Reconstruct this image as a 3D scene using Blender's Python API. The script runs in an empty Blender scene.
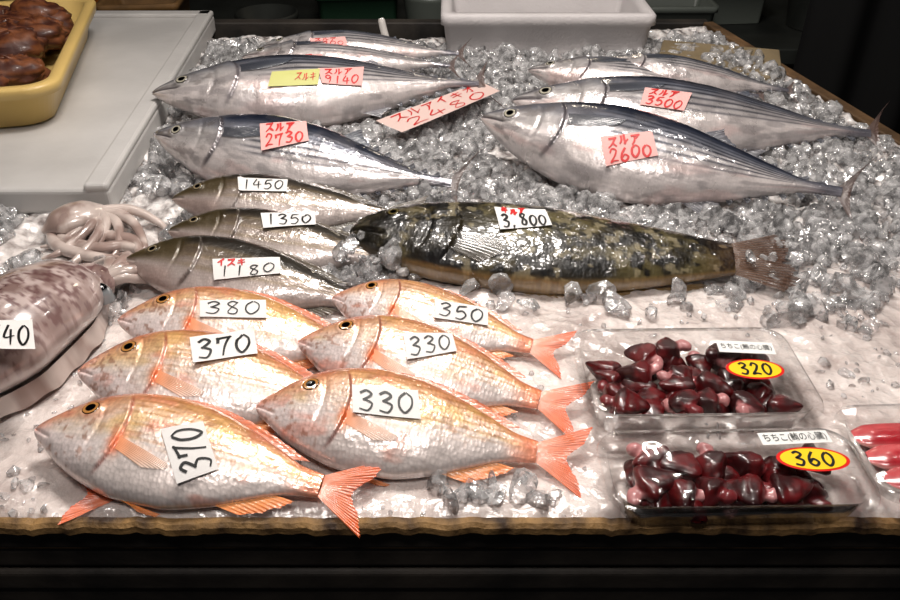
import bpy, math, random
import numpy as np
from mathutils import Matrix, Vector
random.seed(4); np.random.seed(4)
SC=bpy.context.scene; COLL=SC.collection
# ---------------------------------------------------------------- camera / measurement
H=0.483; F=800.0; PITCH=math.radians(34.7)
CP,SP=math.cos(PITCH),math.sin(PITCH)
def P(u,v,z=0.0):
    """photo measurement -> metric position on the horizontal plane at height z"""
    dx=u-450.0; dy=F*CP+(300-v)*SP; dz=-F*SP+(300-v)*CP
    t=(z-H)/dz
    return np.array([dx*t,dy*t,z])
def ray(u,v):
    return np.array([u-450.0,F*CP+(300-v)*SP,-F*SP+(300-v)*CP])
cam=bpy.data.cameras.new('camera'); camo=bpy.data.objects.new('camera',cam); COLL.objects.link(camo)
cam.sensor_width=36; cam.lens=36*F/900.0; cam.clip_start=0.01
camo.location=(0,0,H); camo.rotation_euler=(math.pi/2-PITCH,0,0)
SC.camera=camo
# ---------------------------------------------------------------- helpers
def lin(c):
    c=np.asarray(c,float); return np.clip(c,0,1)**2.2
def hsh(i,j,s):
    n=(i.astype(np.int64)*374761393+j.astype(np.int64)*668265263+s*97531)&0x7fffffff
    n=((n^(n>>13))*1274126177)&0x7fffffff
    return ((n^(n>>16))&0xffff)/65535.0
def vn(x,y,s=0):
    x=np.asarray(x,float); y=np.asarray(y,float)
    i=np.floor(x); j=np.floor(y); fx=x-i; fy=y-j
    fx=fx*fx*(3-2*fx); fy=fy*fy*(3-2*fy)
    i=i.astype(np.int64); j=j.astype(np.int64)
    a=hsh(i,j,s);b=hsh(i+1,j,s);c=hsh(i,j+1,s);d=hsh(i+1,j+1,s)
    return (a*(1-fx)+b*fx)*(1-fy)+(c*(1-fx)+d*fx)*fy
def fbm(x,y,s=0,o=4):
    r=0;a=.5;t=0
    for k in range(o):
        r=r+a*vn(x*2**k,y*2**k,s+k*7); t+=a; a*=.5
    return r/t
def sst(a,b,x):
    t=np.clip((x-a)/(b-a),0,1); return t*t*(3-2*t)
def pchip(pts):
    xs=np.array([p[0] for p in pts],float); ys=np.array([p[1] for p in pts],float)
    h=np.diff(xs); d=np.diff(ys)/h; m=np.zeros(len(xs))
    for k in range(1,len(xs)-1):
        if d[k-1]*d[k]>0:
            w1=2*h[k]+h[k-1]; w2=h[k]+2*h[k-1]
            m[k]=(w1+w2)/(w1/d[k-1]+w2/d[k])
    m[0]=d[0]; m[-1]=d[-1]
    def f(x):
        x=np.clip(np.asarray(x,float),xs[0],xs[-1])
        k=np.clip(np.searchsorted(xs,x)-1,0,len(h)-1)
        t=(x-xs[k])/h[k]
        return ((2*t**3-3*t**2+1)*ys[k]+(t**3-2*t**2+t)*h[k]*m[k]+(-2*t**3+3*t**2)*ys[k+1]+(t**3-t**2)*h[k]*m[k+1])
    return f
class MB:
    """mesh builder accumulating parts with colour, uv, material"""
    def __init__(s): s.v=[];s.c=[];s.uv=[];s.f=[];s.m=[];s.n=0
    def add(s,v,f,c=(1,1,1),uv=None,mat=0):
        v=np.asarray(v,float).reshape(-1,3); n=len(v)
        c=np.asarray(c,float)
        if c.ndim==1: c=np.tile(c,(n,1))
        if uv is None: uv=v[:,:2]
        s.v.append(v); s.c.append(c); s.uv.append(uv)
        for q in f: s.f.append(tuple(int(a)+s.n for a in q)); s.m.append(mat)
        s.n+=n
    def grid(s,v,nu,nv,c=(1,1,1),uv=None,mat=0,wrapv=False):
        f=[]
        for i in range(nu-1):
            for j in range(nv if wrapv else nv-1):
                j2=(j+1)%nv
                f.append((i*nv+j,(i+1)*nv+j,(i+1)*nv+j2,i*nv+j2))
        s.add(v,f,c,uv,mat)
    def build(s,name,mats,M=None,smooth=True,parent=None):
        v=np.concatenate(s.v); c=np.concatenate(s.c); uv=np.concatenate(s.uv)
        me=bpy.data.meshes.new(name); me.from_pydata(v.tolist(),[],s.f)
        at=me.attributes.new('Col','FLOAT_COLOR','POINT')
        at.data.foreach_set('color',np.concatenate([c,np.ones((len(c),1))],1).ravel())
        ul=me.uv_layers.new(name='UVMap')
        idx=np.zeros(len(me.loops),int); me.loops.foreach_get('vertex_index',idx)
        ul.data.foreach_set('uv',uv[idx].ravel())
        for m in mats: me.materials.append(m)
        me.polygons.foreach_set('material_index',s.m)
        if smooth: me.polygons.foreach_set('use_smooth',[True]*len(me.polygons))
        me.update()
        o=bpy.data.objects.new(name,me); COLL.objects.link(o)
        if M is not None: o.matrix_world=M
        if parent: o.parent=parent
        return o
# ---------------------------------------------------------------- materials
def newmat(name):
    m=bpy.data.materials.new(name); m.use_nodes=True
    nt=m.node_tree; b=nt.nodes['Principled BSDF']; return m,nt,b
def N(nt,t,**k):
    n=nt.nodes.new(t)
    for a,b in k.items(): setattr(n,a,b)
    return n
def simple(name,col,rough=.5,metal=0,noise=0,nscale=20,bump=0,bscale=60,coat=0,col2=None,sss=0,trans=0,ior=1.45):
    m,nt,b=newmat(name); L=nt.links
    b.inputs['Base Color'].default_value=(*lin(col),1); b.inputs['Roughness'].default_value=rough
    b.inputs['Metallic'].default_value=metal; b.inputs['Coat Weight'].default_value=coat
    b.inputs['Coat Roughness'].default_value=.08; b.inputs['IOR'].default_value=ior
    b.inputs['Transmission Weight'].default_value=trans
    tc=N(nt,'ShaderNodeTexCoord')
    if noise:
        n=N(nt,'ShaderNodeTexNoise'); n.inputs['Scale'].default_value=nscale; n.inputs['Detail'].default_value=6
        L.new(tc.outputs['Object'],n.inputs['Vector'])
        r=N(nt,'ShaderNodeValToRGB'); c2=col2 if col2 is not None else [x*(1-noise) for x in col]
        r.color_ramp.elements[0].position=.35; r.color_ramp.elements[1].position=.65
        r.color_ramp.elements[0].color=(*lin(c2),1); r.color_ramp.elements[1].color=(*lin(col),1)
        L.new(n.outputs['Fac'],r.inputs['Fac']); L.new(r.outputs['Color'],b.inputs['Base Color'])
    if bump:
        n=N(nt,'ShaderNodeTexNoise'); n.inputs['Scale'].default_value=bscale; n.inputs['Detail'].default_value=5
        L.new(tc.outputs['Object'],n.inputs['Vector'])
        bp=N(nt,'ShaderNodeBump'); bp.inputs['Strength'].default_value=bump; bp.inputs['Distance'].default_value=.004
        L.new(n.outputs['Fac'],bp.inputs['Height']); L.new(bp.outputs['Normal'],b.inputs['Normal'])
    return m
def skin(name,rough=.3,metal=.25,coat=.7,sc=(70,70),bump=.25,cvar=.25,sheen_noise=.15,dist=.002,alpha=1.0,wave=0.0,coatr=.12):
    m,nt,b=newmat(name); L=nt.links
    at=N(nt,'ShaderNodeAttribute'); at.attribute_name='Col'
    uv=N(nt,'ShaderNodeUVMap'); uv.uv_map='UVMap'
    mp=N(nt,'ShaderNodeMapping'); mp.inputs['Scale'].default_value=(sc[0],sc[1],1)
    L.new(uv.outputs['UV'],mp.inputs['Vector'])
    vo=N(nt,'ShaderNodeTexVoronoi'); vo.inputs['Scale'].default_value=1; vo.inputs['Randomness'].default_value=.55
    L.new(mp.outputs['Vector'],vo.inputs['Vector'])
    mr=N(nt,'ShaderNodeMapRange'); mr.inputs['From Min'].default_value=.15; mr.inputs['From Max'].default_value=.75
    mr.inputs['To Min'].default_value=1.06; mr.inputs['To Max'].default_value=1-cvar
    L.new(vo.outputs['Distance'],mr.inputs['Value'])
    no=N(nt,'ShaderNodeTexNoise'); no.inputs['Scale'].default_value=14; no.inputs['Detail'].default_value=5
    L.new(uv.outputs['UV'],no.inputs['Vector'])
    mr2=N(nt,'ShaderNodeMapRange'); mr2.inputs['From Min'].default_value=.3; mr2.inputs['From Max'].default_value=.7
    mr2.inputs['To Min'].default_value=1-sheen_noise; mr2.inputs['To Max'].default_value=1+sheen_noise*.5
    L.new(no.outputs['Fac'],mr2.inputs['Value'])
    mu=N(nt,'ShaderNodeMath',operation='MULTIPLY'); L.new(mr.outputs[0],mu.inputs[0]); L.new(mr2.outputs[0],mu.inputs[1])
    vm=N(nt,'ShaderNodeVectorMath',operation='SCALE'); L.new(at.outputs['Color'],vm.inputs[0]); L.new(mu.outputs[0],vm.inputs['Scale'])
    L.new(vm.outputs['Vector'],b.inputs['Base Color'])
    bp=N(nt,'ShaderNodeBump'); bp.inputs['Strength'].default_value=bump; bp.inputs['Distance'].default_value=dist; bp.invert=True
    L.new(vo.outputs['Distance'],bp.inputs['Height']); last=bp
    if wave:
        n3=N(nt,'ShaderNodeTexNoise'); n3.inputs['Scale'].default_value=18; n3.inputs['Detail'].default_value=3
        L.new(uv.outputs['UV'],n3.inputs['Vector'])
        b2=N(nt,'ShaderNodeBump'); b2.inputs['Strength'].default_value=wave; b2.inputs['Distance'].default_value=.006
        L.new(n3.outputs['Fac'],b2.inputs['Height']); L.new(b2.outputs['Normal'],b.inputs['Coat Normal'])
        b3=N(nt,'ShaderNodeBump'); b3.inputs['Strength'].default_value=wave*.7; b3.inputs['Distance'].default_value=.006
        L.new(n3.outputs['Fac'],b3.inputs['Height']); L.new(bp.outputs['Normal'],b3.inputs['Normal']); last=b3
    L.new(last.outputs['Normal'],b.inputs['Normal'])
    mrr=N(nt,'ShaderNodeMapRange'); mrr.inputs['To Min'].default_value=rough*.7; mrr.inputs['To Max'].default_value=rough*1.4
    L.new(no.outputs['Fac'],mrr.inputs['Value']); L.new(mrr.outputs[0],b.inputs['Roughness'])
    b.inputs['Metallic'].default_value=metal; b.inputs['Alpha'].default_value=alpha
    b.inputs['Coat Weight'].default_value=coat; b.inputs['Coat Roughness'].default_value=coatr; b.inputs['Coat IOR'].default_value=1.6
    return m
M_TAI=skin('sea_bream_skin',rough=.33,metal=.25,coat=1.0,sc=(84,66),bump=.16,cvar=.16,wave=.42,coatr=.10)
M_BON=skin('bonito_skin',rough=.28,metal=.4,coat=1.0,sc=(160,160),bump=.05,cvar=.05,sheen_noise=.25,wave=.5,coatr=.09)
M_GRU=skin('grunt_skin',rough=.34,metal=.25,coat=1.0,sc=(120,100),bump=.08,cvar=.10,wave=.4,coatr=.1)
M_FLO=skin('flathead_skin',rough=.35,metal=.0,coat=.9,sc=(130,130),bump=.12,cvar=.15,wave=1.0,coatr=.07)
M_SQU=skin('squid_skin',rough=.28,metal=.0,coat=.8,sc=(45,45),bump=.05,cvar=.1,wave=.2)
M_FIN=skin('fin_membrane',rough=.35,metal=.0,coat=.5,sc=(30,30),bump=.05,cvar=.05,alpha=.8)
M_EYE=skin('eye_gloss',rough=.06,metal=.0,coat=1,sc=(3,3),bump=0,cvar=0,sheen_noise=0)
M_PAPER=simple('tag_paper_white',(.86,.85,.84),.6,bump=.1,bscale=80)
M_PINK=simple('tag_paper_pink',(.86,.65,.63),.6,bump=.1,bscale=80)
M_YG=simple('tag_paper_yellow',(.74,.74,.44),.5)
M_INK=simple('ink_black',(.03,.03,.04),.5)
M_RED=simple('ink_red',(.75,.10,.10),.5)
# ---------------------------------------------------------------- fish
FISH=[]
class Fish: pass
def interp_pts(pts,n):
    p=np.array(pts,float)
    q=np.vstack([2*p[0]-p[1],p,2*p[-1]-p[-2]])
    seg=len(p)-1; t=np.linspace(0,seg-1e-6,n); k=t.astype(int); u=(t-k)[:,None]
    a,b,c,d=q[k],q[k+1],q[k+2],q[k+3]
    return .5*((2*b)+(-a+c)*u+(2*a-5*b+4*c-d)*u*u+(-a+3*b-3*c+d)*u**3)
def make_fish(name,K,nose,tail,zn,zt,roll=.15,bend=0.0,seed=0,thk=1.0,bendz=0.0,dep=1.0):
    A=P(*nose,zn);B=P(*tail,zt);L=np.linalg.norm(B-A);X=(B-A)/L
    Y=np.cross([0,0,1],X);Y/=np.linalg.norm(Y);Z=np.cross(X,Y)
    Y2=math.cos(roll)*Y+math.sin(roll)*Z; Z2=-math.sin(roll)*Y+math.cos(roll)*Z
    M=np.eye(4);M[:3,0]=X;M[:3,1]=Y2;M[:3,2]=Z2;M[:3,3]=A
    top_,bot_,th=pchip(K['top']),pchip(K['bot']),pchip(K['th'])
    top=lambda x: top_(x)*dep
    bot=lambda x: bot_(x)*dep
    Lb=K['Lb']; e=K.get('e',.95); rs=np.random.RandomState(seed)
    by=lambda x: bend*np.sin(np.pi*np.clip(x,0,1))+0*x
    bz=lambda x: bendz*np.sin(np.pi*np.clip(x,0,1))
    def base(x,s): return thk*th(x)*np.clip(1-s*s,0,1)**(e/2)
    def feat(x,s):
        g=K['gill']; xg=g[0]+g[1]*(1-s*s); r=0
        on=(np.abs(s)<.9)*1.0
        r=r+on*g[2]*np.where(x<xg,np.exp(-(xg-x)/.05),0)*sst(.9,.6,np.abs(s))
        xp=g[0]*.72+g[1]*.8*(1-s*s)
        r=r-on*g[2]*.45*np.exp(-((x-xp)/.006)**2)*sst(.8,.5,np.abs(s))
        m=K['mouth']
        y=(top(x)+bot(x))/2+s*(top(x)-bot(x))/2
        ym=m[1]*np.clip(x/m[0],0,1)
        r=r-m[2]*np.exp(-((y-ym)/.0045)**2)*sst(m[0]*1.05,m[0]*.8,x)
        r=r+.004*(fbm(x*9+seed,s*2.5,seed+2,3)-.5)*sst(.02,.15,x)*sst(.98,.8,np.abs(s))
        for xe,ye,re in K['eyes'][:1]:
            d=np.hypot(x-xe,y-ye*dep)/re
            r=r+.2*re*np.exp(-((d-1.15)/.25)**2)-.2*re*np.exp(-(d/.8)**2)
        return r
    def surf(x,y):
        y0=y-by(x); xx=np.clip(x,.002,Lb)
        mid=(top(xx)+bot(xx))/2; half=(top(xx)-bot(xx))/2+1e-5
        s=np.clip((y0-mid)/half,-.97,.97)
        return base(xx,s)+feat(xx,s)+bz(x)
    mb=MB(); nu,nv=K.get('nu',200),K.get('nv',120)
    x=Lb*np.linspace(0,1,nu)**1.2; th_=np.linspace(0,2*np.pi,nv,endpoint=False)
    XX,TT=np.meshgrid(x,th_,indexing='ij'); s=np.cos(TT); mid=(top(XX)+bot(XX))/2; half=(top(XX)-bot(XX))/2
    yy=mid+half*s; sg=np.sign(np.sin(TT)); zz=sg*(base(XX,s)+feat(XX,s))
    col=K['col'](XX,s,yy,sg,rs.randint(1000))
    v=np.stack([XX*L,(yy+by(XX))*L,(zz+bz(XX))*L],-1).reshape(-1,3)
    uv=np.stack([XX+seed*.37,yy],-1).reshape(-1,2)
    mb.grid(v,nu,nv,lin(col.reshape(-1,3)),uv,0,wrapv=True)
    for fn in K['fins']:
        nb,ntt=fn.get('nb',60),14
        bp=interp_pts(fn['base'],nb); tp=interp_pts(fn['tip'],nb)
        if abs(dep-1)>1e-6 and bp[0,0]<Lb-.02:
            sh=bp[:,1]*(dep-1); bp[:,1]+=sh; tp[:,1]+=sh
        t=np.linspace(0,1,ntt)[None,:,None]
        rag=1-fn.get('rag',.06)*vn(np.arange(nb)*.9,np.zeros(nb),seed+3)[:,None,None]
        q=bp[:,None,:]+(tp-bp)[:,None,:]*t*rag
        ii=np.arange(nb)[:,None]+0*t[...,0]; t2=t[...,0]+0*ii
        k=fn.get('rays',nb/3.0)
        rip=np.sin(ii/nb*k*2*np.pi)
        if fn.get('surf'):
            z=surf(q[...,0],q[...,1]+by(q[...,0]))+.0025+fn.get('lift',.003)*np.sin(t2*2.6)+.0006*rip*t2
        else:
            z=fn.get('z0',0)+(fn.get('z1',0)-fn.get('z0',0))*t2+.0022*rip*t2+.018*(fbm(ii*.06+seed,t2*1.5,5)-.5)*t2+bz(q[...,0])
        c=np.array(fn['col'])[None,None]*(1-t2[...,None])+np.array(fn.get('col2',fn['col']))[None,None]*t2[...,None]
        c=c*(1+fn.get('ray_c',.08)*rip[...,None])
        vv=np.stack([q[...,0]*L,(q[...,1]+by(q[...,0]))*L,z*L],-1).reshape(-1,3)
        mb.grid(vv,nb,ntt,lin(c.reshape(-1,3)),q.reshape(-1,2),1)
    for xe,ye,re in K['eyes']:
        ye=ye*dep
        nr,na=14,28; r=np.linspace(0,1,nr)[:,None]; a=np.linspace(0,2*np.pi,na,endpoint=False)[None]
        px=xe+re*r*np.cos(a); py=ye+re*r*np.sin(a)*.95
        z0=float(surf(np.array(xe),np.array(ye)+by(np.array(xe))))
        sx=surf(px,py+by(px)); pz=np.maximum(.8*sx+.2*z0,sx)+re*.32*np.sqrt(np.clip(1-r*r,0,1))+.0008+0*a
        rr=r+0*a; ic=K['iris']
        c=np.where((rr<.56)[...,None],np.array([.02,.02,.03]),np.where((rr<.86)[...,None],np.array(ic),np.array(ic)*.35))
        vv=np.stack([px*L,(py+by(px))*L,pz*L],-1).reshape(-1,3)
        mb.grid(vv,nr,na,lin(c.reshape(-1,3)),None,2,wrapv=True)
    o=mb.build(name,[K['mat'],M_FIN,M_EYE],Matrix(M.tolist()))
    f=Fish(); f.M=M;f.Mi=np.linalg.inv(M);f.L=L;f.surf=surf;f.top=top;f.bot=bot;f.Lb=Lb;f.by=by;f.o=o
    FISH.append(f); return f
def mixc(a,b,t): return a*(1-t[...,None])+b*t[...,None]
C=lambda *a: np.array(a,float)
def col_tai(x,s,y,sg,sd):
    c=mixc(C(.93,.88,.86)+0*s[...,None],C(.91,.79,.71),sst(-.30,.40,s+.35*(fbm(x*6,s*2,sd)-.5)))
    c=mixc(c,C(.86,.62,.44),sst(.30,.85,s))
    c=mixc(c,C(.72,.38,.27),sst(.7,1.05,s))
    rows=np.exp(-((np.mod(y*48,1)-.5)/.16)**2)*sst(-.5,.3,s)*sst(.2,.32,x)*sst(.85,.7,x)
    c=mixc(c,C(.66,.44,.22),rows*.7)
    c=mixc(c,C(.88,.70,.40),sst(.5,.72,fbm(x*7+3,s*2.2,sd+31))*sst(-.6,.2,s)*.5)
    hd=sst(.27,.17,x); c=mixc(c,C(.88,.64,.48),hd*sst(-.05,.55,s)*.8)
    c=mixc(c,C(.74,.40,.28),hd*sst(.45,.9,s)*.8)
    c=mixc(c,C(.90,.54,.48),sst(.10,.0,x)*.6)
    c=mixc(c,C(.94,.88,.87),hd*sst(.15,-.5,s)*.8)
    fr=sst(.60,.72,fbm(x*70,y*70,sd+5,2)); c=mixc(c,C(.55,.36,.28),fr*hd*.5)
    fr=sst(.66,.76,fbm(x*60,y*60,sd+6,2)); c=mixc(c,C(.62,.40,.28),fr*(1-hd)*.35*sst(-.7,0,s))
    xg=.225+.06*(1-s*s); c=mixc(c,C(.50,.18,.13),np.exp(-((x-xg-.002)/.0045)**2)*.6*sst(.95,.6,abs(s)))
    c=mixc(c,C(.94,.50,.34),sst(.72,.84,x)*.75)
    c=mixc(c,C(.95,.40,.18),np.exp(-((x-.285)/.018)**2-((y+.03)/.03)**2)*.9)
    bl=sst(.58,.8,fbm(x*11,y*24,sd+9)); c=mixc(c,C(.90,.50,.40),bl*.4)
    return np.clip(c,0,1)
TAI=dict(Lb=.84,mat=M_TAI,col=col_tai,e=.9,
 top=[(0,.004),(.012,.02),(.05,.052),(.10,.09),(.17,.128),(.25,.15),(.35,.158),(.45,.148),(.6,.108),(.7,.07),(.78,.04),(.84,.032)],
 bot=[(0,-.004),(.012,-.018),(.05,-.044),(.12,-.085),(.2,-.118),(.3,-.142),(.42,-.146),(.55,-.12),(.65,-.083),(.75,-.045),(.84,-.03)],
 th=[(0,.004),(.015,.016),(.06,.036),(.15,.062),(.3,.078),(.5,.067),(.7,.034),(.84,.012)],
 gill=(.225,.06,.009),mouth=(.075,-.03,.006),eyes=[(.155,.062,.025)],iris=(.66,.46,.26),
 fins=[dict(base=[(.835,.03),(.842,0),(.835,-.028)],tip=[(1.0,.125),(.975,.06),(.93,.0),(.965,-.06),(.985,-.115)],col=(.93,.56,.42),col2=(.93,.42,.22),rays=22,nb=90,rag=.05),
  dict(base=[(.22,.143),(.4,.151),(.6,.106),(.74,.053)],tip=[(.27,.155),(.45,.163),(.64,.119),(.79,.060)],col=(.80,.45,.32),col2=(.88,.50,.36),rays=20,rag=.15),
  dict(base=[(.285,-.01),(.29,-.027),(.29,-.045)],tip=[(.45,-.062),(.44,-.075),(.38,-.082)],col=(.93,.60,.42),col2=(.90,.80,.74),rays=10,surf=True,nb=40,ray_c=.05,lift=.001),
  dict(base=[(.27,-.135),(.31,-.14),(.34,-.142)],tip=[(.45,-.155),(.43,-.165),(.38,-.16)],col=(.95,.62,.3),col2=(.95,.55,.25),rays=8,nb=30,z0=.0,z1=-.02),
  dict(base=[(.58,-.11),(.66,-.078),(.73,-.05)],tip=[(.66,-.122),(.73,-.095),(.79,-.055)],col=(.95,.62,.35),col2=(.95,.52,.28),rays=10,nb=30,rag=.15)])
def col_bon(x,s,y,sg,sd):
    w=.16*(fbm(x*7,s*2,sd)-.5)
    c=mixc(C(.90,.86,.85)+0*s[...,None],C(.74,.72,.72),sst(-.5,.05,s+w))
    c=mixc(c,C(.46,.47,.51),sst(.05,.45,s+w))
    c=mixc(c,C(.16,.18,.24),sst(.42,.76,s+w))
    st=np.zeros_like(s)
    for k,s0 in enumerate([-.25,-.09,.07,.22,.36,.50,.63]):
        st=np.maximum(st,np.exp(-((s-s0-.03*np.sin(x*9+k)+.10*np.clip(x-.55,0,1))/.032)**2)*(.5,.8,.95,.95,.85,.7,.6)[k])
    st*=sst(.27,.40,x)*sst(.93,.82,x)*(.65+.5*vn(x*30,s*9,sd+8))
    c=mixc(c,C(.14,.15,.19),np.clip(st,0,1))
    hd=sst(.25,.19,x); c=mixc(c,C(.76,.74,.73),hd*sst(-.6,.0,s)*.6)
    c=mixc(c,C(.44,.44,.47),hd*sst(.25,.65,s))
    c=mixc(c,C(.46,.43,.42),hd*sst(.52,.7,fbm(x*30,s*5,sd+14))*.45)
    xg=.19+.055*(1-s*s); c=mixc(c,C(.25,.23,.25),np.exp(-((x-xg-.002)/.0055)**2)*.8*sst(.95,.6,abs(s)))
    c=mixc(c,C(.30,.28,.29),np.exp(-((y+.018*np.clip(x/.085,0,1))/.0035)**2)*sst(.09,.07,x)*.85)
    c=mixc(c,C(.88,.74,.72),sst(.5,.75,fbm(x*9,s*3,sd+4))*sst(.1,-.5,s)*.45)
    c=mixc(c,C(.46,.44,.45),sst(.5,.68,fbm(x*16,s*5,sd+24))*.35)
    c=mixc(c,C(.36,.36,.40),sst(.82,.93,x)*.8)
    return np.clip(c,0,1)
finl=[]
for k in range(6):
    xx=.68+.04*k
    for sgn in (1,-1):
        yb=(.062,.05,.038,.027,.018,.012)[k]*sgn
        finl.append(dict(base=[(xx,yb),(xx+.008,yb*.97),(xx+.016,yb*.9)],tip=[(xx+.02,yb+.016*sgn),(xx+.025,yb+.012*sgn),(xx+.028,yb+.004*sgn)],col=(.30,.31,.34),nb=8,rays=2))
BON=dict(Lb=.945,mat=M_BON,col=col_bon,e=.95,nv=200,nu=230,
 top=[(0,.003),(.01,.011),(.04,.027),(.09,.049),(.16,.073),(.26,.098),(.38,.112),(.5,.104),(.65,.072),(.78,.036),(.87,.014),(.945,.012)],
 bot=[(0,-.003),(.01,-.012),(.04,-.032),(.09,-.058),(.16,-.085),(.26,-.110),(.38,-.122),(.5,-.113),(.65,-.078),(.78,-.038),(.87,-.014),(.945,-.012)],
 th=[(0,.003),(.01,.010),(.05,.028),(.15,.056),(.28,.077),(.4,.081),(.55,.069),(.7,.043),(.82,.02),(.9,.01),(.945,.006)],
 gill=(.19,.055,.0075),mouth=(.085,-.018,.005),eyes=[(.088,.008,.0175)],iris=(.62,.60,.54),
 fins=[dict(base=[(.935,.012),(.945,0),(.935,-.012)],tip=[(1.015,.135),(.98,.07),(.966,0),(.98,-.07),(1.015,-.13)],col=(.36,.31,.30),col2=(.36,.29,.27),rays=22,nb=70,rag=.03),
  dict(base=[(.28,.098),(.38,.108),(.5,.100),(.56,.09)],tip=[(.33,.122),(.42,.120),(.52,.106),(.575,.092)],col=(.28,.30,.34),rays=14,rag=.1),
  dict(base=[(.58,.088),(.61,.081),(.65,.068)],tip=[(.64,.125),(.645,.105),(.68,.075)],col=(.3,.32,.36),rays=6,nb=24),
  dict(base=[(.58,-.094),(.61,-.086),(.65,-.075)],tip=[(.64,-.115),(.645,-.105),(.68,-.078)],col=(.5,.5,.52),rays=6,nb=24),
  dict(base=[(.250,.026),(.255,.012),(.255,-.004)],tip=[(.41,.045),(.38,.018),(.31,.0)],col=(.20,.21,.24),col2=(.25,.27,.31),rays=9,surf=True,lift=.002,nb=30),
  dict(base=[(.26,-.108),(.28,-.112),(.30,-.114)],tip=[(.33,-.122),(.33,-.125),(.32,-.12)],col=(.6,.58,.58),rays=5,nb=16,z1=.01)]+finl)
def col_gru(x,s,y,sg,sd):
    w=.15*(fbm(x*7,s*2,sd)-.5)
    c=mixc(C(.74,.69,.67)+0*s[...,None],C(.56,.51,.48),sst(-.6,-.1,s+w))
    c=mixc(c,C(.33,.28,.23),sst(-.15,.3,s+w))
    c=mixc(c,C(.16,.14,.115),sst(.2,.6,s+w))
    for s0 in (.35,.05,-.25):
        c=mixc(c,C(.48,.40,.24),np.exp(-((s-s0)/.06)**2)*.3*sst(.15,.3,x))
    hd=sst(.25,.18,x); c=mixc(c,C(.28,.24,.16),hd*sst(-.4,.1,s)*.85)
    c=mixc(c,C(.58,.46,.42),hd*sst(-.3,-.6,s)*.4)
    xg=.225+.06*(1-s*s); c=mixc(c,C(.18,.14,.12),np.exp(-((x-xg-.002)/.006)**2)*.6*sst(.95,.6,abs(s)))
    return np.clip(c,0,1)
GRU=dict(TAI); GRU.update(mat=M_GRU,col=col_gru,
 top=[(a,b*.86) for a,b in TAI['top']],bot=[(a,b*.84) for a,b in TAI['bot']],
 eyes=[(.105,.030,.019)],iris=(.50,.45,.36),mouth=(.06,-.015,.005))
gf=[]
for i_,f_ in enumerate(TAI['fins']):
    if i_==2: continue
    g=dict(f_); g['base']=[(a,b*.86) for a,b in f_['base']]; g['tip']=[(a,b*.86) for a,b in f_['tip']]
    g['col']=(.30,.27,.21); g['col2']=(.36,.32,.27); gf.append(g)
GRU['fins']=gf
def col_flo(x,s,y,sg,sd):
    n=fbm(x*16,y*22,sd,5); n2=fbm(x*40,y*46,sd+3,4)
    c=mixc(C(.13,.115,.085)+0*s[...,None],C(.32,.29,.19),sst(.42,.62,n))
    c=mixc(c,C(.05,.045,.04),sst(.48,.64,n2)*.9)
    c=mixc(c,C(.54,.50,.40),sst(.62,.70,fbm(x*46,y*50,sd+11,3))*.75)
    c=mixc(c,C(.42,.38,.17),np.exp(-((x-.38)/.10)**2-((y-.0)/.05)**2)*.5)  # painted highlight: greenish wet glint mixed into the skin colour
    c=mixc(c,C(.60,.48,.30),sst(-.86,-.97,s)*.75)
    c=mixc(c,C(.11,.10,.08),sst(.18,.08,x)*.6)
    c=mixc(c,C(.36,.25,.18),sst(.76,.87,x)*.4)
    return np.clip(c,0,1)
FLO=dict(Lb=.87,mat=M_FLO,col=col_flo,e=.8,nu=240,nv=160,
 top=[(0,.006),(.012,.03),(.05,.058),(.12,.085),(.22,.108),(.35,.118),(.48,.112),(.6,.094),(.72,.072),(.8,.056),(.87,.045)],
 bot=[(0,-.006),(.012,-.03),(.05,-.06),(.12,-.088),(.22,-.112),(.35,-.125),(.48,-.124),(.6,-.108),(.72,-.082),(.8,-.062),(.87,-.045)],
 th=[(0,.006),(.02,.022),(.08,.042),(.2,.056),(.4,.058),(.6,.045),(.8,.026),(.87,.014)],
 gill=(.20,.06,.009),mouth=(.09,-.03,.010),eyes=[(.10,.035,.014)],iris=(.36,.32,.2),
 fins=[dict(base=[(.865,.044),(.87,0),(.865,-.044)],tip=[(.985,.09),(1.01,.045),(1.0,0),(1.015,-.045),(.98,-.095)],col=(.34,.24,.17),col2=(.28,.19,.14),rays=20,nb=60,rag=.2,ray_c=.2),
  dict(base=[(.2,.102),(.35,.116),(.6,.092),(.83,.05)],tip=[(.25,.118),(.38,.135),(.64,.110),(.86,.055)],col=(.18,.16,.11),col2=(.28,.24,.16),rays=40,nb=120,z0=0,z1=-.01,rag=.3),
  dict(base=[(.35,-.118),(.45,-.118),(.6,-.10),(.8,-.06)],tip=[(.38,-.130),(.47,-.135),(.64,-.118),(.85,-.062)],col=(.50,.40,.24),col2=(.56,.44,.28),rays=34,nb=110,z0=-.02,z1=-.03,rag=.3),
  dict(base=[(.24,-.02),(.245,-.045),(.24,-.07)],tip=[(.36,-.04),(.355,-.075),(.31,-.10)],col=(.16,.14,.10),col2=(.26,.22,.15),rays=9,surf=True,nb=30)])
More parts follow.
